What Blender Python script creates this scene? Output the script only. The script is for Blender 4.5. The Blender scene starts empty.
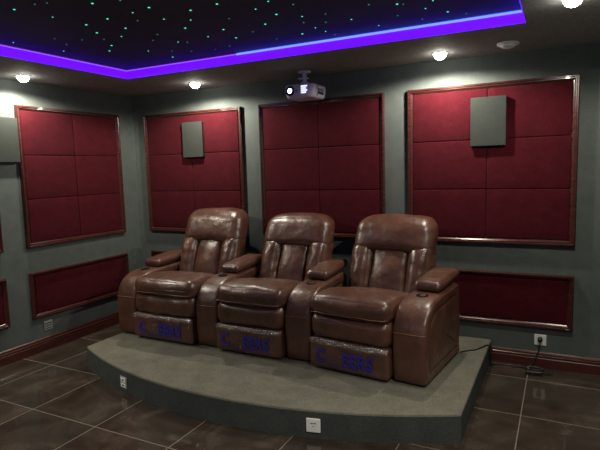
import bpy, bmesh, math, random
from math import sin, cos, pi, radians, sqrt
from mathutils import Vector, Matrix, noise
random.seed(7)
C = bpy.context.scene.collection

# ------------------------------------------------------------------ materials
def new_mat(name, color=(.5, .5, .5), rough=.5, metal=0, spec=.5, emit=None, estr=0, coat=0):
    m = bpy.data.materials.new(name); m.use_nodes = True
    b = m.node_tree.nodes['Principled BSDF']
    b.inputs['Base Color'].default_value = (*color, 1)
    b.inputs['Roughness'].default_value = rough
    b.inputs['Metallic'].default_value = metal
    b.inputs['Specular IOR Level'].default_value = spec
    b.inputs['Coat Weight'].default_value = coat
    if emit:
        b.inputs['Emission Color'].default_value = (*emit, 1)
        b.inputs['Emission Strength'].default_value = estr
    return m
def nodes_of(m): return m.node_tree.nodes, m.node_tree.links, m.node_tree.nodes['Principled BSDF']
def noise_tex(m, scale, detail=4, rough=.6, coord='Object', stretch=None):
    n, l, b = nodes_of(m)
    tc = n.new('ShaderNodeTexCoord'); t = n.new('ShaderNodeTexNoise')
    t.inputs['Scale'].default_value = scale; t.inputs['Detail'].default_value = detail; t.inputs['Roughness'].default_value = rough
    if stretch:
        mp = n.new('ShaderNodeMapping'); mp.inputs['Scale'].default_value = stretch
        l.new(tc.outputs[coord], mp.inputs['Vector']); l.new(mp.outputs['Vector'], t.inputs['Vector'])
    else: l.new(tc.outputs[coord], t.inputs['Vector'])
    return t
def ramp(m, src, stops):
    n, l, b = nodes_of(m); r = n.new('ShaderNodeValToRGB')
    e = r.color_ramp.elements
    e[0].position, e[0].color = stops[0][0], (*stops[0][1], 1)
    e[1].position, e[1].color = stops[-1][0], (*stops[-1][1], 1)
    for p, c in stops[1:-1]:
        q = e.new(p); q.color = (*c, 1)
    l.new(src, r.inputs['Fac']); return r
def bump(m, src, strength, dist=.01, prev=None):
    n, l, b = nodes_of(m); bp = n.new('ShaderNodeBump')
    bp.inputs['Strength'].default_value = strength; bp.inputs['Distance'].default_value = dist
    l.new(src, bp.inputs['Height'])
    if prev: l.new(prev.outputs['Normal'], bp.inputs['Normal'])
    l.new(bp.outputs['Normal'], b.inputs['Normal']); return bp

def fabric(name, c0, c1, scale, fine, bs, rough=.95, spec=.15, sheen=0.0):
    m = new_mat(name, c0, rough, spec=spec); n, l, b = nodes_of(m)
    t = noise_tex(m, scale, 6); r = ramp(m, t.outputs['Fac'], [(.3, c0), (.7, c1)])
    f = noise_tex(m, fine, 3, .7)
    mx = n.new('ShaderNodeMix'); mx.data_type = 'RGBA'; mx.blend_type = 'MULTIPLY'; mx.inputs['Factor'].default_value = .55
    r2 = ramp(m, f.outputs['Fac'], [(.3, (.45,)*3), (.7, (1.25,)*3)])
    l.new(r.outputs['Color'], mx.inputs[6]); l.new(r2.outputs['Color'], mx.inputs[7])
    l.new(mx.outputs[2], b.inputs['Base Color'])
    bump(m, f.outputs['Fac'], bs, .004)
    b.inputs['Sheen Weight'].default_value = sheen
    return m
M = {}
M['wall'] = fabric('wall_fabric', (.096, .113, .109), (.122, .140, .134), 9, 160, .35)
M['soffit'] = fabric('soffit_paint', (.25, .25, .255), (.28, .28, .285), 4, 40, .05, rough=.8)
M['velvet'] = fabric('red_velvet', (.050, .0050, .0092), (.069, .0074, .0126), 14, 120, .3, rough=.95, spec=.06, sheen=.03)
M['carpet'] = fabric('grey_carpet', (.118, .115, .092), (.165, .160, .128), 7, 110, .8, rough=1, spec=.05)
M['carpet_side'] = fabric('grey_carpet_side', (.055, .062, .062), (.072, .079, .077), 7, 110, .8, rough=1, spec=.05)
M['speaker'] = fabric('grey_speaker_cloth', (.036, .042, .039), (.043, .049, .045), 6, 300, .2)
# reddish varnished wood
w = M['wood'] = new_mat('varnished_wood', (.12, .03, .018), .28, coat=.35)
t = noise_tex(w, 6, 5, .6, stretch=(1, 1, 9)); r = ramp(w, t.outputs['Fac'], [(.3, (.045, .011, .010)), (.7, (.080, .021, .016))])
w.node_tree.links.new(r.outputs['Color'], w.node_tree.nodes['Principled BSDF'].inputs['Base Color'])
w = M['frame_wood'] = new_mat('dark_varnished_wood', (.05, .013, .010), .25, coat=.3)
t = noise_tex(w, 6, 5, .6, stretch=(1, 1, 9)); r = ramp(w, t.outputs['Fac'], [(.3, (.034, .008, .008)), (.7, (.062, .016, .012))])
w.node_tree.links.new(r.outputs['Color'], w.node_tree.nodes['Principled BSDF'].inputs['Base Color'])
# leather
def leather(name, a, c, e):
    m = new_mat(name, a, .36, spec=.7, coat=.15); n, l, b = nodes_of(m)
    b.inputs['Coat Roughness'].default_value = .25
    t = noise_tex(m, 7, 6, .65); r = ramp(m, t.outputs['Fac'], [(.28, a), (.55, c), (.78, e)])
    l.new(r.outputs['Color'], b.inputs['Base Color'])
    g = noise_tex(m, 16, 4, .6); rr = ramp(m, g.outputs['Fac'], [(.3, (.30,)*3), (.75, (.47,)*3)])
    l.new(rr.outputs['Color'], b.inputs['Roughness'])
    wv = noise_tex(m, 13, 3, .5); b1 = bump(m, wv.outputs['Fac'], .22, .03)
    fn = noise_tex(m, 260, 2, .5); bump(m, fn.outputs['Fac'], .10, .004, b1)
    return m
M['leather'] = leather('brown_leather', (.054, .021, .0125), (.092, .037, .023), (.145, .063, .040))
M['seam'] = new_mat('leather_seam', (.22, .10, .07), .45)
M['dark'] = new_mat('dark_plastic', (.012, .011, .011), .4)
M['cup'] = new_mat('cup_holder_black', (.006, .005, .005), .75, spec=.2)
M['blue'] = new_mat('blue_print', (.024, .019, .26), .45)
M['blue_thin'] = new_mat('faint_blue_print', (.04, .025, .20), .5)
M['white'] = new_mat('white_plastic', (.80, .82, .81), .35)
M['grey_plate'] = new_mat('grey_plastic', (.30, .31, .29), .4)
M['slot'] = new_mat('socket_slot', (.008, .008, .008), .9, spec=.1)
M['proj'] = new_mat('projector_shell', (.72, .68, .84), .4)
M['proj_dark'] = new_mat('projector_dark', (.02, .022, .05), .3)
M['lens'] = new_mat('projector_lens', (.6, .8, 1), .1, emit=(.55, .85, 1), estr=9)
M['vent_glow'] = new_mat('projector_vent', (.6, .6, .8), .3, emit=(.72, .75, 1), estr=1.4)
M['lamp'] = new_mat('downlight_lamp', (1, 1, 1), .5, emit=(1, .95, .82), estr=45)
M['trim'] = new_mat('downlight_trim', (.35, .34, .32), .35, metal=.3)
M['star'] = new_mat('star_point', (.1, .6, .4), .5, emit=(.06, .75, .42), estr=1.5)
M['star_dim'] = new_mat('star_point_dim', (.1, .6, .4), .5, emit=(.05, .40, .32), estr=.55)
M['night'] = new_mat('black_ceiling', (.06, .06, .07), .75, spec=.2)
M['purple'] = new_mat('purple_light', (.2, .05, .8), .5, emit=(.075, .0012, 1.0), estr=2.2)
M['tape'] = new_mat('blue_light_tape', (.3, .5, 1), .5, emit=(.07, .115, 1.0), estr=3.3)
M['tape_angle_tint'] = new_mat('light_tape_angle_tint', (.4, .2, 1), .5, emit=(.22, .05, 1.0), estr=1.8)  # same tape: its fainter look at a flat viewing angle, put into the colour
# plastic film
f = M['film'] = bpy.data.materials.new('clear_film'); f.use_nodes = True
n, l = f.node_tree.nodes, f.node_tree.links
n.remove(n['Principled BSDF'])
tr = n.new('ShaderNodeBsdfTransparent'); gl = n.new('ShaderNodeBsdfGlossy'); gl.inputs['Roughness'].default_value = .11
df = n.new('ShaderNodeBsdfDiffuse'); df.inputs['Color'].default_value = (.10, .07, .07, 1)
fr = n.new('ShaderNodeFresnel'); fr.inputs['IOR'].default_value = 1.6
tc = n.new('ShaderNodeTexCoord'); mp = n.new('ShaderNodeMapping'); mp.inputs['Scale'].default_value = (1, 1, .45)
tx = n.new('ShaderNodeTexNoise'); tx.inputs['Scale'].default_value = 55; tx.inputs['Detail'].default_value = 4
l.new(tc.outputs['Object'], mp.inputs['Vector']); l.new(mp.outputs['Vector'], tx.inputs['Vector'])
bp = n.new('ShaderNodeBump'); bp.inputs['Strength'].default_value = 1.0; bp.inputs['Distance'].default_value = .035
l.new(tx.outputs['Fac'], bp.inputs['Height']); l.new(bp.outputs['Normal'], gl.inputs['Normal']); pass
# crinkled upper edge: sparkle painted in as white diffuse flecks, with added gloss
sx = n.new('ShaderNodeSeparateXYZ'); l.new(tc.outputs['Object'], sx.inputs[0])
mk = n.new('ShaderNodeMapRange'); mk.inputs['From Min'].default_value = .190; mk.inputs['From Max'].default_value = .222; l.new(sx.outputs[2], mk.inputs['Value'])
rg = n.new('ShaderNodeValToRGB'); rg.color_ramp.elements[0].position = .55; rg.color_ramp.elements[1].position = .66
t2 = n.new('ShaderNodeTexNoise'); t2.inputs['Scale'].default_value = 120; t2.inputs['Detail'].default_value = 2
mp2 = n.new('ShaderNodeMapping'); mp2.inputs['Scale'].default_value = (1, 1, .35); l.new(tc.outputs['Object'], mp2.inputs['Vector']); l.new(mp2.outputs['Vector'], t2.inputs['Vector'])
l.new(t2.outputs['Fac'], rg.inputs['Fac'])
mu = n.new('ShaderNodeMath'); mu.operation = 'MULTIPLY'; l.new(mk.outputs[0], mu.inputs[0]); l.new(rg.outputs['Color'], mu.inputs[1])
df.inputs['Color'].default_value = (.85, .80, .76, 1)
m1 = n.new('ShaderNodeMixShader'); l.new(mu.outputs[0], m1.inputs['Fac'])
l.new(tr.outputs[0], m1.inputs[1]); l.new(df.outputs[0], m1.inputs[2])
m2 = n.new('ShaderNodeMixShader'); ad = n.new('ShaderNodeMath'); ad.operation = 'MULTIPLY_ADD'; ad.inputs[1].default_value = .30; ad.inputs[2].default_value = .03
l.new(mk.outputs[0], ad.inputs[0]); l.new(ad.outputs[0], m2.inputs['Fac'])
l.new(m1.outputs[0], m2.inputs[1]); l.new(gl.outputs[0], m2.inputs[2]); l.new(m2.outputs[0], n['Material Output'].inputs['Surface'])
# floor tiles
TX, TY, TS, TSY = .392, -.298, .604, .611
fl = M['floor'] = new_mat('floor_tiles', (.03, .02, .015), .2, spec=.5); n, l, b = nodes_of(fl)
tc = n.new('ShaderNodeTexCoord'); sp = n.new('ShaderNodeSeparateXYZ'); l.new(tc.outputs['Object'], sp.inputs[0])
def mth(op, a, bv=None):
    q = n.new('ShaderNodeMath'); q.operation = op
    l.new(a, q.inputs[0]) if hasattr(a, 'links') else setattr(q.inputs[0], 'default_value', a)
    if bv is not None:
        l.new(bv, q.inputs[1]) if hasattr(bv, 'links') else setattr(q.inputs[1], 'default_value', bv)
    return q.outputs[0]
def cell(o, o0, s):
    u = mth('DIVIDE', mth('SUBTRACT', o, o0), s)
    fr_ = mth('FRACT', u); e = mth('MINIMUM', fr_, mth('SUBTRACT', 1.0, fr_))
    return mth('FLOOR', u), mth('MULTIPLY', e, s)
ix, ex = cell(sp.outputs[0], TX, TS); iy, ey = cell(sp.outputs[1], TY, TSY)
grout = mth('LESS_THAN', mth('MINIMUM', ex, ey), .0030)
cmb = n.new('ShaderNodeCombineXYZ'); l.new(ix, cmb.inputs[0]); l.new(iy, cmb.inputs[1])
wn = n.new('ShaderNodeTexWhiteNoise'); l.new(cmb.outputs[0], wn.inputs['Vector'])
off = n.new('ShaderNodeVectorMath'); off.operation = 'MULTIPLY_ADD'; off.inputs[1].default_value = (7, 7, 7)
l.new(wn.outputs['Color'], off.inputs[0]); l.new(tc.outputs['Object'], off.inputs[2])
nt = n.new('ShaderNodeTexNoise'); nt.inputs['Scale'].default_value = 3.4; nt.inputs['Detail'].default_value = 8; nt.inputs['Roughness'].default_value = .62
nt.inputs['Distortion'].default_value = .8
l.new(off.outputs[0], nt.inputs['Vector'])
rc = ramp(fl, nt.outputs['Fac'], [(.30, (.024, .018, .014)), (.52, (.044, .034, .027)), (.75, (.085, .068, .055))])
mx = n.new('ShaderNodeMix'); mx.data_type = 'RGBA'; l.new(grout, mx.inputs['Factor']); l.new(rc.outputs['Color'], mx.inputs[6])
mx.inputs[7].default_value = (.16, .13, .105, 1); l.new(mx.outputs[2], b.inputs['Base Color'])
rr = ramp(fl, nt.outputs['Fac'], [(.3, (.05,)*3), (.75, (.16,)*3)])
mr = n.new('ShaderNodeMix'); mr.data_type = 'RGBA'; l.new(grout, mr.inputs['Factor']); l.new(rr.outputs['Color'], mr.inputs[6]); mr.inputs[7].default_value = (.7, .7, .7, 1)
l.new(mr.outputs[2], b.inputs['Roughness'])
bn = noise_tex(fl, 5, 3); bump(fl, bn.outputs['Fac'], .05, .02)

# ------------------------------------------------------------------ helpers
def obj(name, bm, mat, parent=None, smooth=False, mats=None):
    me = bpy.data.meshes.new(name)
    bmesh.ops.recalc_face_normals(bm, faces=bm.faces[:])
    bm.to_mesh(me); bm.free()
    for mm in (mats or [mat]): me.materials.append(mm)
    if smooth:
        for p in me.polygons: p.use_smooth = True
    o = bpy.data.objects.new(name, me); C.objects.link(o)
    if parent: o.parent = parent
    return o
def thing(name, label, cat, loc=(0, 0, 0), rotz=0, group=None):
    o = bpy.data.objects.new(name, None); C.objects.link(o)
    o.location = loc; o.rotation_euler = (0, 0, rotz); o.empty_display_size = .1
    o['label'] = label; o['category'] = cat
    if group: o['group'] = group
    return o
def tag(o, label, cat, group=None):
    o['label'] = label; o['category'] = cat
    if group: o['group'] = group
    return o
def struct(name, bm, mat, label=None):
    o = obj(name, bm, mat); o['kind'] = 'structure'
    if label: o['label'] = label; o['category'] = name.split('_')[0]
    return o
def box(bm, a, b):
    x0, y0, z0 = a; x1, y1, z1 = b
    v = [bm.verts.new(p) for p in ((x0, y0, z0), (x1, y0, z0), (x1, y1, z0), (x0, y1, z0), (x0, y0, z1), (x1, y0, z1), (x1, y1, z1), (x0, y1, z1))]
    for q in ((0, 3, 2, 1), (4, 5, 6, 7), (0, 1, 5, 4), (1, 2, 6, 5), (2, 3, 7, 6), (3, 0, 4, 7)): bm.faces.new([v[i] for i in q])
    return bm
def bbox(a, b): return box(bmesh.new(), a, b)
def bev(bm, w, seg=2):
    bmesh.ops.bevel(bm, geom=bm.edges[:], offset=w, segments=seg, affect='EDGES', profile=.6); return bm
def xf(bm, m):
    bmesh.ops.transform(bm, matrix=m, verts=bm.verts[:]); return bm
def rbox(size, r, n=22, bulge=(0, 0, 0), fn=None, wr=0, wscale=9, seed=0):
    """soft cushion: rounded box with bulged faces, wrinkle noise and an optional deformation"""
    bm = bmesh.new(); hx, hy, hz = [s/2 for s in size]
    r = min(r, hx, hy, hz); vm = {}
    def par(h):       # samples concentrated in the round corners
        k = 5; ts = [-h + r*(1-cos(i/k*pi/2)) for i in range(k)]
        mid = [-h + r + (2*h-2*r)*i/n for i in range(n+1)] if h > r+1e-6 else [0.0]
        return ts + mid + [-t for t in reversed(ts)]
    gx, gy, gz = par(hx), par(hy), par(hz)
    def V(p):
        key = tuple(round(c, 6) for c in p)
        if key in vm: return vm[key]
        c = Vector((max(-hx+r, min(hx-r, p[0])), max(-hy+r, min(hy-r, p[1])), max(-hz+r, min(hz-r, p[2]))))
        d = Vector(p) - c
        if d.length > 1e-9: d.normalize()
        q = c + d*r
        u = Vector((p[0]/hx, p[1]/hy, p[2]/hz))
        q.x += bulge[0]*u.x*(1-u.y**2)*(1-u.z**2); q.y += bulge[1]*u.y*(1-u.x**2)*(1-u.z**2); q.z += bulge[2]*u.z*(1-u.x**2)*(1-u.y**2)
        if wr:
            s = Vector((seed*3.1, seed*1.7, seed*.9))
            k = noise.noise(q*wscale+s) + .5*noise.noise(q*wscale*2.3+s)
            q += d*(wr*k)
        if fn: q = fn(q)
        vm[key] = bm.verts.new(q); return vm[key]
    def face(ax, sgn):
        A = [g for i, g in enumerate((gx, gy, gz)) if i != ax]; h = (hx, hy, hz)[ax]
        for i in range(len(A[0])-1):
            for j in range(len(A[1])-1):
                vs = []
                for a, c in ((i, j), (i+1, j), (i+1, j+1), (i, j+1)):
                    p = [A[0][a], A[1][c]]; p.insert(ax, sgn*h); vs.append(V(p))
                if len(set(vs)) == 4:
                    try: bm.faces.new(vs)
                    except ValueError: pass
    for ax in range(3):
        for sg in (-1, 1): face(ax, sg)
    return bm
def tube(bm, pts, r, seg=8, closed=False):
    pts = [Vector(p) for p in pts]; rings = []
    up = Vector((0, 0, 1))
    for i, p in enumerate(pts):
        a = pts[i-1] if (i or closed) else p; c = pts[(i+1) % len(pts)] if (i < len(pts)-1 or closed) else p
        t = (c-a).normalized(); s = t.cross(up if abs(t.z) < .95 else Vector((1, 0, 0))).normalized(); q = s.cross(t)
        rings.append([bm.verts.new(p + r*(cos(2*pi*k/seg)*s + sin(2*pi*k/seg)*q)) for k in range(seg)])
    m = len(rings)
    for i in range(m if closed else m-1):
        for k in range(seg): bm.faces.new((rings[i][k], rings[i][(k+1) % seg], rings[(i+1) % m][(k+1) % seg], rings[(i+1) % m][k]))
    if not closed:
        bm.faces.new(rings[0]); bm.faces.new(rings[-1][::-1])
    return bm
def lathe(bm, prof, seg=28, m=None):
    """prof: (radius, height) from the axis outwards and back"""
    rings = []
    for r, z in prof:
        rings.append([bm.verts.new((r*cos(2*pi*k/seg), r*sin(2*pi*k/seg), z)) for k in range(seg)] if r > 1e-6 else [bm.verts.new((0, 0, z))])
    for a, c in zip(rings, rings[1:]):
        for k in range(seg):
            p, q = k, (k+1) % seg
            if len(a) == 1 and len(c) == 1: continue
            if len(a) == 1: bm.faces.new((a[0], c[p], c[q]))
            elif len(c) == 1: bm.faces.new((a[p], c[0], a[q]))
            else: bm.faces.new((a[p], c[p], c[q], a[q]))
    if m is not None: bm.transform(m)
    return bm
def catmull(P, k=8, closed=False):
    P = [Vector(p) for p in P]; out = []; n_ = len(P)
    for i in range(n_ if closed else n_-1):
        g = lambda j: P[j % n_] if closed else P[max(0, min(n_-1, j))]
        a, b_, c, d = g(i-1), g(i), g(i+1), g(i+2)
        for s in range(k):
            t = s/k
            out.append(.5*((2*b_)+(c-a)*t+(2*a-5*b_+4*c-d)*t*t+(3*b_-a-3*c+d)*t**3))
    if not closed: out.append(P[-1])
    return out

# ------------------------------------------------------------------ room shell
RX, RY, SZ, UZ = 4.85, -6.5, 2.42, 2.505
struct('floor', bbox((-.1, RY, -.1), (RX+.1, .1, 0)), M['floor'], 'dark brown marbled glossy floor tiles with pale grout lines')
struct('wall_back', bbox((-.1, 0, 0), (RX+.1, .1, 2.75)), M['wall'], 'grey fabric covered back wall behind the recliners')
struct('wall_left', bbox((-.1, RY, 0), (0, 0, 2.75)), M['wall'], 'grey fabric covered left wall')
struct('wall_right', bbox((RX, RY, 0), (RX+.1, 0, 2.75)), M['wall'], 'grey fabric covered right wall')
OX0, OX1, OY0, OY1 = .79, 4.0, -4.9, -.85
bm = bmesh.new()
box(bm, (0, OY1, SZ), (RX, 0, UZ)); box(bm, (0, RY, SZ), (RX, OY0, UZ)); box(bm, (0, OY0, SZ), (OX0, OY1, UZ)); box(bm, (OX1, OY0, SZ), (RX, OY1, UZ))
struct('ceiling', bm, M['soffit'], 'dark grey lowered ceiling border around the star ceiling')

def skirting(name, fn, L):
    prof = [(0, 0), (.020, 0), (.020, .070), (.016, .076), (.021, .084), (.021, .092), (.013, .098), (.016, .106), (.012, .116), (.005, .123), (0, .123)]
    bm = bmesh.new(); a = [bm.verts.new(fn(0, d, z)) for d, z in prof]; c = [bm.verts.new(fn(L, d, z)) for d, z in prof]
    for i in range(len(prof)):
        j = (i+1) % len(prof); bm.faces.new((a[i], a[j], c[j], c[i]))
    bm.faces.new(a); bm.faces.new(c[::-1])
    struct(name, bm, M['wood'], 'varnished reddish wooden skirting along the ' + name.split('_')[1] + ' wall')
skirting('baseboard_back', lambda s, d, z: (3.735+s, -d, z), RX-3.735)
skirting('baseboard_left', lambda s, d, z: (d, -s, z), 6.4)
skirting('baseboard_right', lambda s, d, z: (RX-d, -.022-s, z), 6.4)

# ------------------------------------------------------------------ acoustic panels
def frame_bm(w, h, fw=.042):
    """picture-frame moulding in the XZ plane, front towards -Y, corner at the origin"""
    prof = [(0, 0), (0, .026), (.006, .036), (.014, .036), (.018, .028), (.026, .028), (.034, .020), (fw, .014), (fw, 0)]
    bm = bmesh.new(); rings = []
    for d, hgt in prof:
        rings.append([bm.verts.new(p) for p in ((d, -hgt, d), (w-d, -hgt, d), (w-d, -hgt, h-d), (d, -hgt, h-d))])
    for a, c in zip(rings, rings[1:] + rings[:1]):
        for k in range(4): bm.faces.new((a[k], a[(k+1) % 4], c[(k+1) % 4], c[k]))
    return bm
def panel(label, loc, rotz, w, h, cols, rows, group):
    t = thing('acoustic_panel', label, 'wall panel', loc, rotz, group)
    obj('frame', frame_bm(w, h), M['frame_wood'], t)
    g = .042; iw, ih = w-2*g, h-2*g
    for i in range(cols):
        for j in range(rows):
            cw, ch = iw/cols, ih/rows
            bm = rbox((cw-.002, .018, ch-.002), .008, 6, bulge=(0, .003, 0))
            xf(bm, Matrix.Translation((g+cw*(i+.5), -.011, g+ch*(j+.5))))
            obj('velvet_pad', bm, M['velvet'], t, True)
    return t
ZB, ZT, LB, LT = .9636, 2.2116, .3152, .738
gU, gL = 'tall red panels in wooden frames', 'low red panels in wooden frames'
for x0, x1, nm, nl in ((.167, 1.42, 'tall six-pad red velvet wall panel behind the left recliner, left one on back wall', 'low red velvet wall panel behind the left recliner, near the corner'),
                   (1.62, 2.856, 'tall dim red velvet wall panel under the projector behind the middle recliner', 'low red velvet wall panel hidden behind the middle and right recliners'),
                   (3.058, 4.312, 'tall red velvet wall panel with grey speaker, right of the projector', 'low red velvet wall panel above the white socket, right of the recliners')):
    panel(nm, (x0, 0, ZB), 0, x1-x0, ZT-ZB, 2, 3, gU)
    if x0 != 1.62: panel(nl, (x0, 0, LB), 0, x1-x0, LT-LB, 1, 1, gL)
R90 = pi/2
for y0, y1, nm, nl in ((-1.3907, -.2397, 'tall brightly lit red velvet panel on the left wall, six pads', 'low red velvet wall panel above grey socket on the left wall'),
                   (-2.77, -1.6142, 'tall red panel cut by the left edge of the photo', 'low red panel cut by the left edge of the photo')):
    panel(nm, (0, y0, ZB), R90, y1-y0, ZT-ZB, 2, 3, gU)
    panel(nl, (0, y0, LB), R90, y1-y0, LT-LB, 1, 1, gL)

# ------------------------------------------------------------------ flat speakers
def flat_speaker(label, loc, rotz, w, h, dp=.035, back=.032):
    t = thing('wall_speaker', label, 'speaker', loc, rotz, 'flat grey wall speakers')
    obj('cabinet', bev(bbox((0, -dp+.008, 0), (w, 0, h)), .003), M['dark'], t)
    obj('grille_cloth', bev(bbox((-.002, -dp, -.002), (w+.002, -dp+.012, h+.002)), .004), M['speaker'], t)
flat_speaker('square grey flat speaker on the right red wall panel', (3.568, -.0235, 1.732), 0, .255, .368)
flat_speaker('grey flat speaker on the red panel behind left recliner', (.715, -.0235, 1.745), 0, .248, .352)
flat_speaker('grey flat speaker on bare left wall between red panels', (0, -1.602, 1.722), R90, .200, .372, .045)

# ------------------------------------------------------------------ star ceiling and cove light
sc = thing('star_ceiling', 'black star ceiling with tiny green fibre points inside purple light border', 'star ceiling', (0, 0, UZ))
obj('ceiling_board', bbox((OX0-.3, OY0-.3, 0), (OX1+.3, OY1+.3, .04)), M['night'], sc)
STARS = [(1.53, -2.39), (1.7, -2.39), (1.77, -2.37), (1.58, -2.19), (1.18, -1.87), (1.11, -1.72), (0.93, -1.6), (1.3, -1.75), (1.61, -1.98), (1.96, -2.24), (1.52, -1.82), (1.43, -1.68), (1.81, -2.0), (1.2, -1.42), (1.34, -1.53), (1.58, -1.67), (2.12, -2.2), (1.75, -1.8), (2.02, -2.01), (1.93, -1.88), (2.16, -2.03), (1.43, -1.26), (1.68, -1.48), (1.81, -1.58), (2.08, -1.82), (1.57, -1.16), (1.44, -1.0), (1.79, -1.35), (2.06, -1.6), (2.32, -1.87), (2.2, -1.72), (1.69, -1.08), (1.84, -1.31), (0.87, -1.95), (2.51, -1.88), (2.41, -1.62), (2.24, -1.44), (2.19, -1.22), (2.02, -1.05), (2.64, -1.69), (2.37, -1.29), (2.53, -1.4), (2.77, -1.77), (2.69, -1.54), (2.86, -1.65), (2.8, -1.42), (2.75, -1.3), (2.62, -1.06), (2.76, -1.15), (2.94, -1.39), (2.87, -1.23), (2.78, -1.03), (2.8, -0.92), (3.22, -1.42), (3.13, -0.97), (3.36, -1.34), (3.3, -1.12), (2.05, -1.35), (2.41, -1.04), (1.87, -1.02), (3.03, -1.2), (3.41, -0.96), (3.58, -1.03), (3.48, -1.17), (3.67, -0.93), (3.39, -1.32), (3.55, -1.29)]
BRIGHT = {0, 9, 12, 14, 20, 28, 29, 8, 10, 34, 36, 37, 41, 43, 47, 55, 62, 26, 13, 17}
for i, (x, y) in enumerate(STARS):
    rad = .0075 if i in BRIGHT else .0050
    bm = lathe(bmesh.new(), [(0, -.003), (rad*.7, -.0025), (rad, 0), (0, 0)], 8); xf(bm, Matrix.Translation((x, y, 0)))
    obj('star_light', bm, M['star'] if (i in BRIGHT or i % 3 == 0) else M['star_dim'], sc)
cl = thing('cove_light', 'glowing purple blue light strip around the recessed ceiling edge', 'light strip', (0, 0, SZ))
e = .004
for a, b_ in (((OX0, OY1-e, 0), (OX1, OY1, .062)), ((OX0, OY0, 0), (OX0+e, OY1-e, .062)), ((OX1-e, OY0, 0), (OX1, OY1-e, .062)), ((OX0, OY0, 0), (OX1, OY0+e, .062))):
    obj('light_diffuser', bbox(a, b_), M['purple'], cl)
zt = .068
for a, b_ in (((1.95, OY1-.008, zt), (OX1-.01, OY1-.008, zt)), ((OX1-.008, OY0+.01, zt), (OX1-.008, OY1-.01, zt))):
    obj('light_tape', tube(bmesh.new(), [a, b_], .0075, 8), M['tape'], cl)
for a, b_ in (((OX0+.006, OY1-.006, zt), (1.95, OY1-.006, zt)), ((OX0+.006, OY0+.01, zt), (OX0+.006, OY1-.01, zt))):
    obj('light_tape', tube(bmesh.new(), [a, b_], .004, 8), M['tape_angle_tint'], cl)  # thinner tube too, so the viewing angle's effect is in the shape

# ------------------------------------------------------------------ downlights
def spot(loc, power, size=160, blend=.5, col=(1, .925, .76), rad=.022, name='downlight_lamp'):
    l_ = bpy.data.lights.new(name, 'SPOT'); l_.energy = power; l_.spot_size = radians(size); l_.spot_blend = blend
    l_.color = col; l_.shadow_soft_size = rad
    o = bpy.data.objects.new(name, l_); C.objects.link(o); o.location = loc; return o
for x, y, lab, p in ((.237, -1.447, 'round recessed ceiling downlight over the left wall, lit', 30), (1.131, -.339, 'round recessed downlight above the left recliner, lit', 32),
                     (3.383, -.304, 'round recessed downlight beside the smoke detector, lit', 32), (4.24, -1.244, 'round recessed downlight at the top edge, far right of ceiling', 26)):
    t = thing('downlight', lab, 'ceiling light', (x, y, SZ), 0, 'recessed ceiling downlights')
    obj('trim_ring', lathe(bmesh.new(), [(.044, 0), (.046, -.006), (.058, -.006), (.062, 0), (.044, 0)], 32), M['trim'], t, True)
    obj('lamp', lathe(bmesh.new(), [(0, -.049), (.018, -.047), (.034, -.037), (.043, -.023), (.046, -.002), (0, -.002)], 32), M['lamp'], t, True)
    spot((x, y, SZ-.075), p*1.9, 173, .35)
for x, y, p in ((.24, -3.2, 140), (4.42, -2.9, 150)): spot((x, y, SZ-.04), p, 122, .6)
spot((2.4, -5.3, SZ-.04), 60, 150, .5)

# ------------------------------------------------------------------ smoke detector, projector
t = thing('smoke_detector', 'white round smoke detector on the ceiling right of a downlight', 'smoke detector', (3.857, -.35, SZ))
obj('base_plate', lathe(bmesh.new(), [(0, 0), (.072, 0), (.074, -.006), (.070, -.014), (0, -.014)], 36), M['white'], t, True)
obj('sensor_cap', lathe(bmesh.new(), [(0, -.014), (.052, -.014), (.046, -.026), (.030, -.034), (0, -.035)], 36), M['white'], t, True)

t = thing('projector', 'white ceiling projector with glowing lens hanging above the middle recliner', 'projector', (2.225, -.24, 2.42))
def pj(v):
    # front corners cut back, belly narrowing
    k = max(0, abs(v.x)-.095)
    if v.y < -.06: v.y += k*.75
    if v.z < 0: v.x *= 1-.10*min(1, -v.z/.055); v.y *= 1-.05*min(1, -v.z/.055)
    return v
bm = rbox((.285, .270, .112), .022, 10, bulge=(0, .004, .004), fn=pj); xf(bm, Matrix.Translation((0, 0, -.175)))
obj('body', bm, M['proj'], t, True)
RX90 = Matrix.Rotation(radians(90), 4, 'X')
obj('lens_ring', lathe(bmesh.new(), [(.020, -.006), (.022, .012), (.037, .014), (.041, .006), (.041, -.010), (.020, -.010)], 30, Matrix.Translation((-.072, -.138, -.172)) @ RX90), M['proj_dark'], t, True)
obj('lens', lathe(bmesh.new(), [(0, .010), (.012, .008), (.0205, .002), (.0205, -.006), (0, -.006)], 24, Matrix.Translation((-.072, -.138, -.172)) @ RX90), M['lens'], t, True)
bm = bmesh.new()
for i in range(4): box(bm, (.032, -.1405, -.148-i*.017), (.088-(i % 2)*.012, -.134, -.137-i*.017))
obj('front_vent', bm, M['vent_glow'], t)
bm = bmesh.new()
for i in range(5): box(bm, (.1385, -.03+i*.022, -.20), (.1435, -.018+i*.022, -.155))
obj('side_vent', bm, M['proj_dark'], t)
obj('sensor_button', lathe(bmesh.new(), [(0, .004), (.006, .003), (.007, 0), (0, 0)], 14, Matrix.Translation((-.012, -.1385, -.178)) @ RX90), M['proj_dark'], t)
obj('ceiling_plate', lathe(bmesh.new(), [(0, 0), (.055, 0), (.055, -.008), (.02, -.014), (0, -.014)], 28), M['proj'], t, True)
obj('mount_pole', lathe(bmesh.new(), [(0, -.008), (.017, -.008), (.017, -.095), (0, -.095)], 20), M['proj'], t, True)
bm = bmesh.new(); box(bm, (-.055, -.018, -.062), (.03, .018, -.050)); box(bm, (-.06, -.05, -.124), (.06, .05, -.112)); box(bm, (-.024, -.022, -.124), (.024, .022, -.09))
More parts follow.
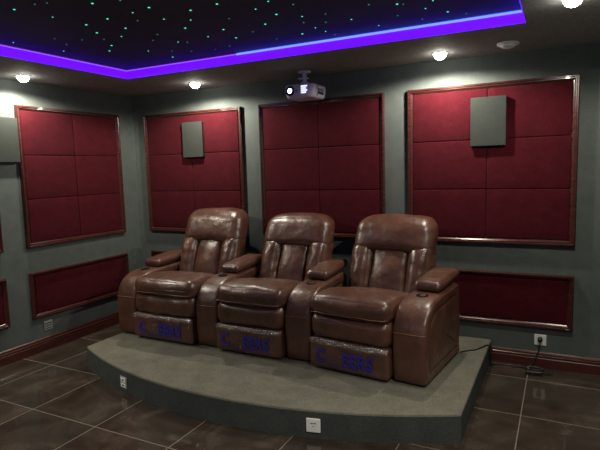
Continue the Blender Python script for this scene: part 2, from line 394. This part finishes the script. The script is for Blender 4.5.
obj('mount_bracket', bm, M['proj'], t)

# ------------------------------------------------------------------ platform
PZ = .175; PX0, PX1 = .72, 3.733
CXp, CYp, PR = 2.2, 1.525, 3.3
def arc_y(x): return CYp - sqrt(PR**2-(x-CXp)**2)
NX = 60; front = [(PX0+(PX1-PX0)*i/NX, arc_y(PX0+(PX1-PX0)*i/NX)) for i in range(NX+1)]
pl = thing('platform', 'low grey carpeted platform with curved front under the three recliners', 'platform', (0, 0, 0))
bm = bmesh.new()
outl = front + [(PX1, -.002), (PX0, -.002)]
r0 = [bm.verts.new((x, y, PZ-.012)) for x, y in outl]; r1 = [bm.verts.new((x+(.003 if x < 1 else -.003)*(abs(x-2.2) > 1.5), y+.004*(y < -.1), PZ-.003)) for x, y in outl]
r2 = [bm.verts.new((x+(.010 if x < 1 else -.010)*(abs(x-2.2) > 1.5), y+.011*(y < -.1), PZ)) for x, y in outl]
for a, c in ((r0, r1), (r1, r2)):
    for i in range(len(a)):
        j = (i+1) % len(a); bm.faces.new((a[i], a[j], c[j], c[i]))
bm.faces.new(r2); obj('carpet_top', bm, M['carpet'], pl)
bm = bmesh.new(); r0 = [bm.verts.new((x, y, 0)) for x, y in outl]; r1 = [bm.verts.new((x, y, PZ-.012)) for x, y in outl]
for i in range(len(outl)):
    j = (i+1) % len(outl); bm.faces.new((r0[i], r0[j], r1[j], r1[i]))
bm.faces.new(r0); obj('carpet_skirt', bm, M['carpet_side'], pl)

# ------------------------------------------------------------------ sockets
def socket(label, loc, rotz, mat, kind):
    t = thing('wall_socket', label, 'socket', loc, rotz, None)
    bm = rbox((.086, .009, .086), .004, 4); xf(bm, Matrix.Translation((0, -.0045, 0))); obj('face_plate', bm, mat, t, True)
    if kind == 'five':
        bm = bmesh.new()
        for a, b_ in (((-.016, .012), (-.002, .016)), ((.003, .012), (.017, .016)), ((-.003, -.006), (.004, -.002))):
            box(bm, (a[0], -.0105, a[1]), (b_[0], -.0085, b_[1]))
        obj('socket_slot', bm, M['slot'], t)
    elif kind == 'data':
        for z in (-.020, .020):
            s = obj('socket_insert', bev(bbox((-.030, -.0115, z-.015), (.030, -.008, z+.015)), .002), M['white'], t)
            obj('socket_slot', bbox((-.012, -.0125, z-.006), (.012, -.0105, z+.005)), M['slot'], s)
    elif kind == 'plain':
        bm = bmesh.new()
        for i in range(3): box(bm, (-.034, -.0105, -.028+i*.022), (.034, -.0085, -.022+i*.022))
        obj('socket_slot', bm, M['grey_plate'] if mat is M['white'] else M['slot'], t)
    return t
socket('white square wall socket with black plug, right of the platform', (4.092, 0, .217), 0, M['white'], 'plug')
socket('grey square socket low on the left wall under red panel', (0, -1.243, .225), R90, M['grey_plate'], 'plain')
def arc_rot(x): return math.atan2(x-CXp, -(arc_y(x)-CYp))
socket('white square socket on the middle of the curved platform front', (2.935, arc_y(2.935), .084), arc_rot(2.935), M['white'], 'five')
socket('grey white socket on the curved platform front, at its left end', (1.392, arc_y(1.392), .080), arc_rot(1.392), M['grey_plate'], 'data')
# power cord: plug in the back wall socket, loose coil by the skirting, then over the platform to the recliner
t = thing('power_cable', 'thin black power cord from wall socket over the platform to right recliner', 'cord', (4.092, 0, 0))
obj('plug', lathe(bmesh.new(), [(0, .038), (.010, .036), (.017, .026), (.019, 0), (0, 0)], 20, Matrix.Translation((0, -.0105, .226)) @ RX90), M['dark'], t, True)
P = [(0, -.040, .222), (.0, -.050, .19), (-.012, -.045, .13), (-.04, -.05, .05), (-.07, -.07, .008), (-.02, -.10, .007), (.03, -.075, .008), (-.03, -.055, .012), (-.12, -.075, .007), (-.19, -.095, .007), (-.15, -.05, .012), (-.08, -.095, .014), (-.20, -.07, .008), (-.30, -.09, .007), (-.345, -.13, .02), (-.352, -.16, .12), (-.353, -.17, .172), (-.375, -.18, .181), (-.43, -.30, .180), (-.47, -.335, .180), (-.505, -.37, .180), (-.537, -.405, .180)]
obj('cord', tube(bmesh.new(), catmull(P, 8), .0045, 8), M['dark'], t, True)
t = thing('power_adapter', 'small black power adapter lying on floor by the back skirting', 'adapter', (4.06, -.185, 0), .12)
bm = rbox((.115, .05, .032), .008, 4); xf(bm, Matrix.Translation((0, 0, .016))); obj('adapter_case', bm, M['dark'], t, True)
obj('adapter_lead', tube(bmesh.new(), catmull([(.055, 0, .014), (.09, .01, .006), (.13, .035, .005), (.10, .055, .005)], 6), .0035, 6), M['dark'], t, True)

# ------------------------------------------------------------------ recliners
ARM = [(.040, .014), (.010, .036), (0, .10), (-.002, .24), (.001, .330), (.015, .392), (.046, .450), (.095, .495), (.155, .522), (.24, .538), (.40, .545), (.62, .552), (.70, .545), (.735, .51), (.745, .43), (.745, .20), (.738, .045), (.705, .016), (.40, .014), (.20, .014)]
ARMP = [(p.x, p.y) for p in catmull([(a, b_, 0) for a, b_ in ARM], 5, True)]
def inset_poly(P, d):
    lim = .024
    if abs(d) > lim+1e-6:                              # deep insets shrink towards the middle so corners never fold over
        k = abs(d)-lim; Q = inset_poly(P, math.copysign(lim, d))
        return [(.37+(y-.37)*(1-k/.35), .27+(z-.27)*(1-k/.25)) for y, z in Q]
    out = []; n_ = len(P)
    for i in range(n_):
        ax, ay = P[i-1]; cx, cy = P[(i+1) % n_]; tx_, ty_ = cx-ax, cy-ay; L = math.hypot(tx_, ty_) or 1
        nx, ny = ty_/L, -tx_/L                     # profile runs clockwise seen in (y,z): inward to the right
        out.append((P[i][0]+nx*d, P[i][1]+ny*d))
    return out
area = sum(ARMP[i-1][0]*ARMP[i][1]-ARMP[i][0]*ARMP[i-1][1] for i in range(len(ARMP)))
SGN = 1 if area < 0 else -1
def arm_bm(w, seed):
    bm = bmesh.new(); rf = .024; secs = []
    def side(s):
        L = []
        # from cap centre outwards: flat inner panel, groove, flat border, rounded edge
        for ins, dx in ((.13, .004), (.10, .003), (.082, 0), (.076, -.006), (.070, 0), (.050, .001)): L.append((ins, s*(w/2+dx-.002)))
        for k in range(6):
            a = k/5*pi/2; L.append((rf*(1-sin(a)), s*(w/2-rf+rf*cos(a))))
        return L
    secs = side(-1) + [(0, -w/2+rf+(w-2*rf)*k/7) for k in range(1, 7)] + side(1)[::-1]
    rings = []
    for ins, x in secs:
        P_ = inset_poly(ARMP, SGN*ins) if ins > 0 else ARMP
        crown = .006*(1-(x/(w/2))**2) if ins == 0 else 0
        ring = []
        for y, z in P_:
            q = Vector((x, y, z)); up = max(0, min(1, (z-.3)/.25))
            q.z += crown*up; q.y -= crown*(1-up)*.8*(y < .3)
            q += .0022*noise.noise(q*14+Vector((seed*4, 0, 0)))*Vector((1, 1, 1))
            ring.append(bm.verts.new(q))
        rings.append(ring)
    for a, c in zip(rings, rings[1:]):
        for i in range(len(a)):
            j = (i+1) % len(a); bm.faces.new((a[i], a[j], c[j], c[i]))
    for rg in (rings[0], rings[-1]):
        c_ = bm.verts.new(sum((v.co for v in rg), Vector())/len(rg))
        for i in range(len(rg)): bm.faces.new((rg[i-1], rg[i], c_))
    return bm
def make_arm(parent, x, w, seed):
    a = obj('armrest', arm_bm(w, seed), M['leather'], parent, True); a.location = (x, 0, 0)
    # stitched seam across the front where the curve begins
    bm = tube(bmesh.new(), [(-w/2+.004, .016, .345), (-w/2+.012, .002, .345), (0, -.0045, .345), (w/2-.012, .002, .345), (w/2-.004, .016, .345)], .0028, 6)
    obj('seam', bm, M['seam'], a, True)
    def pf(v):
        tt = max(0, min(1, (v.y+.25)/.5))
        v.z += .030*tt; 
        v.x *= 1 - .10*max(0, 1-tt*4)
        if v.y < -.18: v.z -= .10*(v.y+.18)**2/.07**2*.12
        return v
    bm = rbox((w*.90, .46, .066), .032, 12, bulge=(0, 0, .012), fn=pf, wr=.003, wscale=12, seed=seed)
    xf(bm, Matrix.Translation((0, .565, .583))); obj('arm_pad', bm, M['leather'], a, True)
    bm = lathe(bmesh.new(), [(.030, -.03), (.0375, .003), (.0405, .004), (.043, .001), (.043, -.03), (.030, -.03)], 28)
    xf(bm, Matrix.Translation((0, .255, .5425)) @ Matrix.Rotation(radians(4), 4, 'X')); ch = obj('cup_holder', bm, M['cup'], a, True)
    bm = lathe(bmesh.new(), [(0, .0025), (.037, .0025), (.037, -.02), (0, -.02)], 28)
    xf(bm, Matrix.Translation((0, .255, .5425)) @ Matrix.Rotation(radians(4), 4, 'X')); obj('cup_well_shade', bm, M['slot'], ch)  # arm is not cut: the hole's darkness is painted as a flat black disc
    return a
def text_mesh(txt, h, wd):
    cu = bpy.data.curves.new('print', 'FONT'); cu.body = txt; cu.size = 1; cu.offset = .036; cu.extrude = 0; cu.space_character = 1.12
    o = bpy.data.objects.new('print_tmp', cu); C.objects.link(o)
    bpy.context.view_layer.update()
    me = bpy.data.meshes.new_from_object(o.evaluated_get(bpy.context.evaluated_depsgraph_get()))
    bm = bmesh.new(); bm.from_mesh(me); bpy.data.objects.remove(o); bpy.data.meshes.remove(me); bpy.data.curves.remove(cu)
    xs = [v.co.x for v in bm.verts]; ys = [v.co.y for v in bm.verts]
    for v in bm.verts: v.co = Vector(((v.co.x-min(xs))/(max(xs)-min(xs))*wd, 0, (v.co.y-min(ys))/(max(ys)-min(ys))*h))
    bmesh.ops.triangulate(bm, faces=bm.faces[:])
    for _ in range(2): bmesh.ops.subdivide_edges(bm, edges=[e_ for e_ in bm.edges if e_.calc_length() > .02], cuts=1)
    return bm
def recliner(label, loc, rotz, sw, arms, seed, th=0, bx=(0, 0)):
    """sw: seat width between arms; arms: list of (centre x, width); front of arms at y=0, facing -Y"""
    t = thing('recliner', label, 'recliner', loc, rotz, 'row of brown leather recliners')
    # carcass and plinth
    bm = rbox((sw-.004, .66, .33), .03, 6); xf(bm, Matrix.Translation((0, .40, .205))); obj('seat_base', bm, M['leather'], t, True)
    obj('plinth', bev(bbox((-sw/2+.02, .06, 0), (sw/2-.02, .70, .045)), .006), M['dark'], t)
    for x, w in arms: make_arm(t, x, w, seed+x*3)
    for x, w in arms:
        for yy in (.12, .66): obj('foot', bbox((x-.04, yy-.03, 0), (x+.04, yy+.03, .012)), M['dark'], t)
    # seat cushion: crowned top with rolled front edge
    def sf(v):
        u = v.x/(sw/2); front = max(0, -(v.y)/.30)
        v.z += .016*(1-u*u)*max(0, v.z/.07)*(1-max(0, front-.6)) - .19*max(0, v.y+.10)
        v.y -= .018*(1-u*u)*(front > .5)
        v.z += -.010*max(0, front-.4)*(v.z > 0)
        return v
    bm = rbox((sw-.006, .62, .150), .056, 18, bulge=(0, .014, .010), fn=sf, wr=.005, wscale=8, seed=seed+1)
    xf(bm, Matrix.Translation((0, .283, .458))); s = obj('seat_cushion', bm, M['leather'], t, True)
    bm = tube(bmesh.new(), [(-sw/2+.02, -.006, .418)] + [(sw*(-.5+.06+.88*k/10), -.052-.0*k, .420+.003*sin(k*2.1)) for k in range(11)] + [(sw/2-.02, -.006, .418)], .0028, 6)
    obj('seam', bm, M['seam'], s, True)
    # rolled leg rest and lower footrest panel
    def rf_(v):
        v.y += .006*noise.noise(Vector((v.x*11, seed, v.z*5))); return v
    bm = rbox((sw-.008, .16, .190), .062, 14, bulge=(0, .016, .0), fn=rf_, wr=.006, wscale=9, seed=seed+2)
    xf(bm, Matrix.Translation((0, .048, .312))); obj('leg_rest', bm, M['leather'], t, True)
    HZ, ZC = .216, .122
    bm = rbox((sw-.010, .10, HZ), .030, 14, bulge=(0, .006, 0), wr=.002, wscale=10, seed=seed+3)
    xf(bm, Matrix.Translation((0, .006, ZC))); fp = obj('footrest_panel', bm, M['leather'], t, True)
    def fy(x, z):
        v_ = (z-ZC)/(HZ/2); edge = max(0, abs(v_)-.70)/.30
        return -.044 - .006*(1-(2*x/sw)**2)*(1-v_*v_) + .028*(1-sqrt(max(0, 1-min(1, edge)**2)))
    # clear film
    bm = bmesh.new(); nx, nz = 64, 26; grid = []
    for j in range(nz+1):
        row = []
        for i in range(nx+1):
            x = (i/nx-.5)*(sw-.022); vz = j/nz; z = ZC-HZ/2+.012 + vz*(HZ-.014)
            top = max(0, vz-.72)/.28; ed = min(1, (1-abs(2*i/nx-1))*9)
            wrk = noise.noise(Vector((x*45+seed*7, z*22, seed)))*.0035*(.25+2.2*top)*ed + noise.noise(Vector((x*110, z*18, seed+5)))*.0022*(.2+3*top)*ed
            row.append(bm.verts.new((x, min(fy(x, z), -.018) - .0062 - .006*top*(1-top)*4*ed + .012*max(0, vz-.93)/.07 - abs(wrk), z)))
        grid.append(row)
    for j in range(nz):
        for i in range(nx): bm.faces.new((grid[j][i], grid[j][i+1], grid[j+1][i+1], grid[j+1][i]))
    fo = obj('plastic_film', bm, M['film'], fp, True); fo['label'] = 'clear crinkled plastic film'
    LH = .100; z0 = ZC-LH/2-.006
    def place(bm, x0, zz):
        for v in bm.verts:
            X = x0+v.co.x; Z = zz+v.co.z; v.co = Vector((X, fy(X, Z)-.0105, Z))
        return bm
    k = sw/.62
    lt = obj('printed_letters', place(text_mesh('C', LH, .070*k), -.205*k-.030, z0), M['blue'], fo); lt['label'] = 'blue printed letter C'
    lt = obj('printed_letters', place(text_mesh('EERS', LH, .228*k), -.028*k, z0), M['blue'], fo); lt['label'] = 'blue printed letters EERS'
    bm = bmesh.new(); q = [(-.150+.012*i)*k for i in range(10)]
    for a, c in zip(q, q[1:]): bm.faces.new([bm.verts.new((x, fy(x, z0)-.0105, z)) for x, z in ((a, z0-.002), (c, z0-.002), (c, z0+.003), (a, z0+.003))])
    for a in range(24):
        xa, xb = (-.150+.0158*a)*k, (-.150+.0158*(a+1))*k
        bm.faces.new([bm.verts.new((x, fy(x, z0-.016)-.0105, z)) for x, z in ((xa, z0-.016), (xb, z0-.016), (xb, z0-.012), (xa, z0-.012))])
    ln = obj('printed_line', bm, M['blue_thin'], fo); ln['label'] = 'faint blue printed underline'
    # backrest: shell, wrapped headrest, two side bolsters, middle cushion
    def lean(v): 
        v.y += (v.z-.47)*.36; v.x += bx[0]; return v
    bw = sw+bx[1]
    bm = rbox((bw-.03, .13, .62), .06, 12, fn=None); xf(bm, Matrix.Translation((0, .735, .665+th)))
    for v in bm.verts: lean(v.co)
    back = obj('backrest', bm, M['leather'], t, True)
    def hd(v):
        u = abs(v.x)/(bw/2)
        v.z -= .022*u**3*max(0, min(1, v.z/.12)) + .020*u**2*max(0, min(1, -v.z/.12))
        v.x *= 1-.05*max(0, v.z/.17)
        if v.y < 0:                                # deeper in the middle, folding in at its lower edge
            v.y += .030*min(1, max(0, -v.z/.15))**2*max(0, 1-(u/.75)**4)
        return v
    def put(bm, loc):
        xf(bm, Matrix.Translation(loc))
        for v in bm.verts: lean(v.co)
        return bm
    bm = rbox((bw, .225, .290+th), .085, 16, bulge=(0, .010, .010), fn=hd, wr=.006, wscale=7, seed=seed+4)
    obj('headrest', put(bm, (0, .680, .872+th/2)), M['leather'], back, True)
    for sg in (-1, 1):
        def sbf(v, sg=sg):
            tt = (v.z+.22)/.44
            v.x -= sg*.008*(1-tt) ; v.y += .016*noise.noise(Vector((v.z*30+seed*3+sg, v.x*7, 0)))*max(0, tt-.25)
            return v
        bm = rbox((.175, .225, .44), .070, 14, bulge=(.010, .026, 0), fn=sbf, wr=.008, wscale=10, seed=seed+5+sg)
        obj('side_bolster', put(bm, (sg*(bw/2-.088), .680, .600)), M['leather'], back, True)
    def mf(v):
        tt = (v.z+.2)/.40; v.x *= 1.10-.16*tt; v.y += .01*max(0, tt-.6); return v
    bm = rbox((bw-.345, .17, .44), .050, 14, bulge=(0, .036, 0), fn=mf, wr=.006, wscale=9, seed=seed+8)
    obj('back_cushion', put(bm, (0, .690, .575)), M['leather'], back, True)
    return t
Y0 = -1.055
recliner('brown leather recliner at the left end of the row, beside left wall', (1.248, Y0, PZ), 0, .648, [(-.438, .222), (.434, .214)], 1, .035, (-.028, .0))
recliner('brown leather recliner in the middle of the row, under the projector', (2.095, Y0, PZ), 0, .606, [(.416, .220)], 2, 0, (.038, .030))
recliner('brown leather recliner at right end, nearest the white wall socket', (2.936, Y0-.045, PZ), radians(-6.3), .620, [(.428, .230)], 3, .004, (.0, .045))

# ------------------------------------------------------------------ ambient, camera
wd = bpy.data.worlds.new('World'); bpy.context.scene.world = wd; wd.use_nodes = True
wd.node_tree.nodes['Background'].inputs[0].default_value = (.85, .95, 1, 1); wd.node_tree.nodes['Background'].inputs[1].default_value = .05
cam = bpy.data.cameras.new('camera'); cam.sensor_width = 36; cam.sensor_fit = 'HORIZONTAL'; cam.lens = 513.5/600*36
co = bpy.data.objects.new('camera', cam); C.objects.link(co)
R_, U_, F_ = Vector((.891088, .452911, -.028895)), Vector((-.024243, .111082, .993516)), Vector((-.453184, .884609, -.109963))
mt = Matrix((R_, U_, -F_)).transposed().to_4x4(); mt.translation = Vector((4.2157, -4.2915, 1.6)); co.matrix_world = mt
S = bpy.context.scene; S.camera = co
S.view_settings.view_transform = 'Standard'; S.view_settings.look = 'None'; S.view_settings.exposure = 0
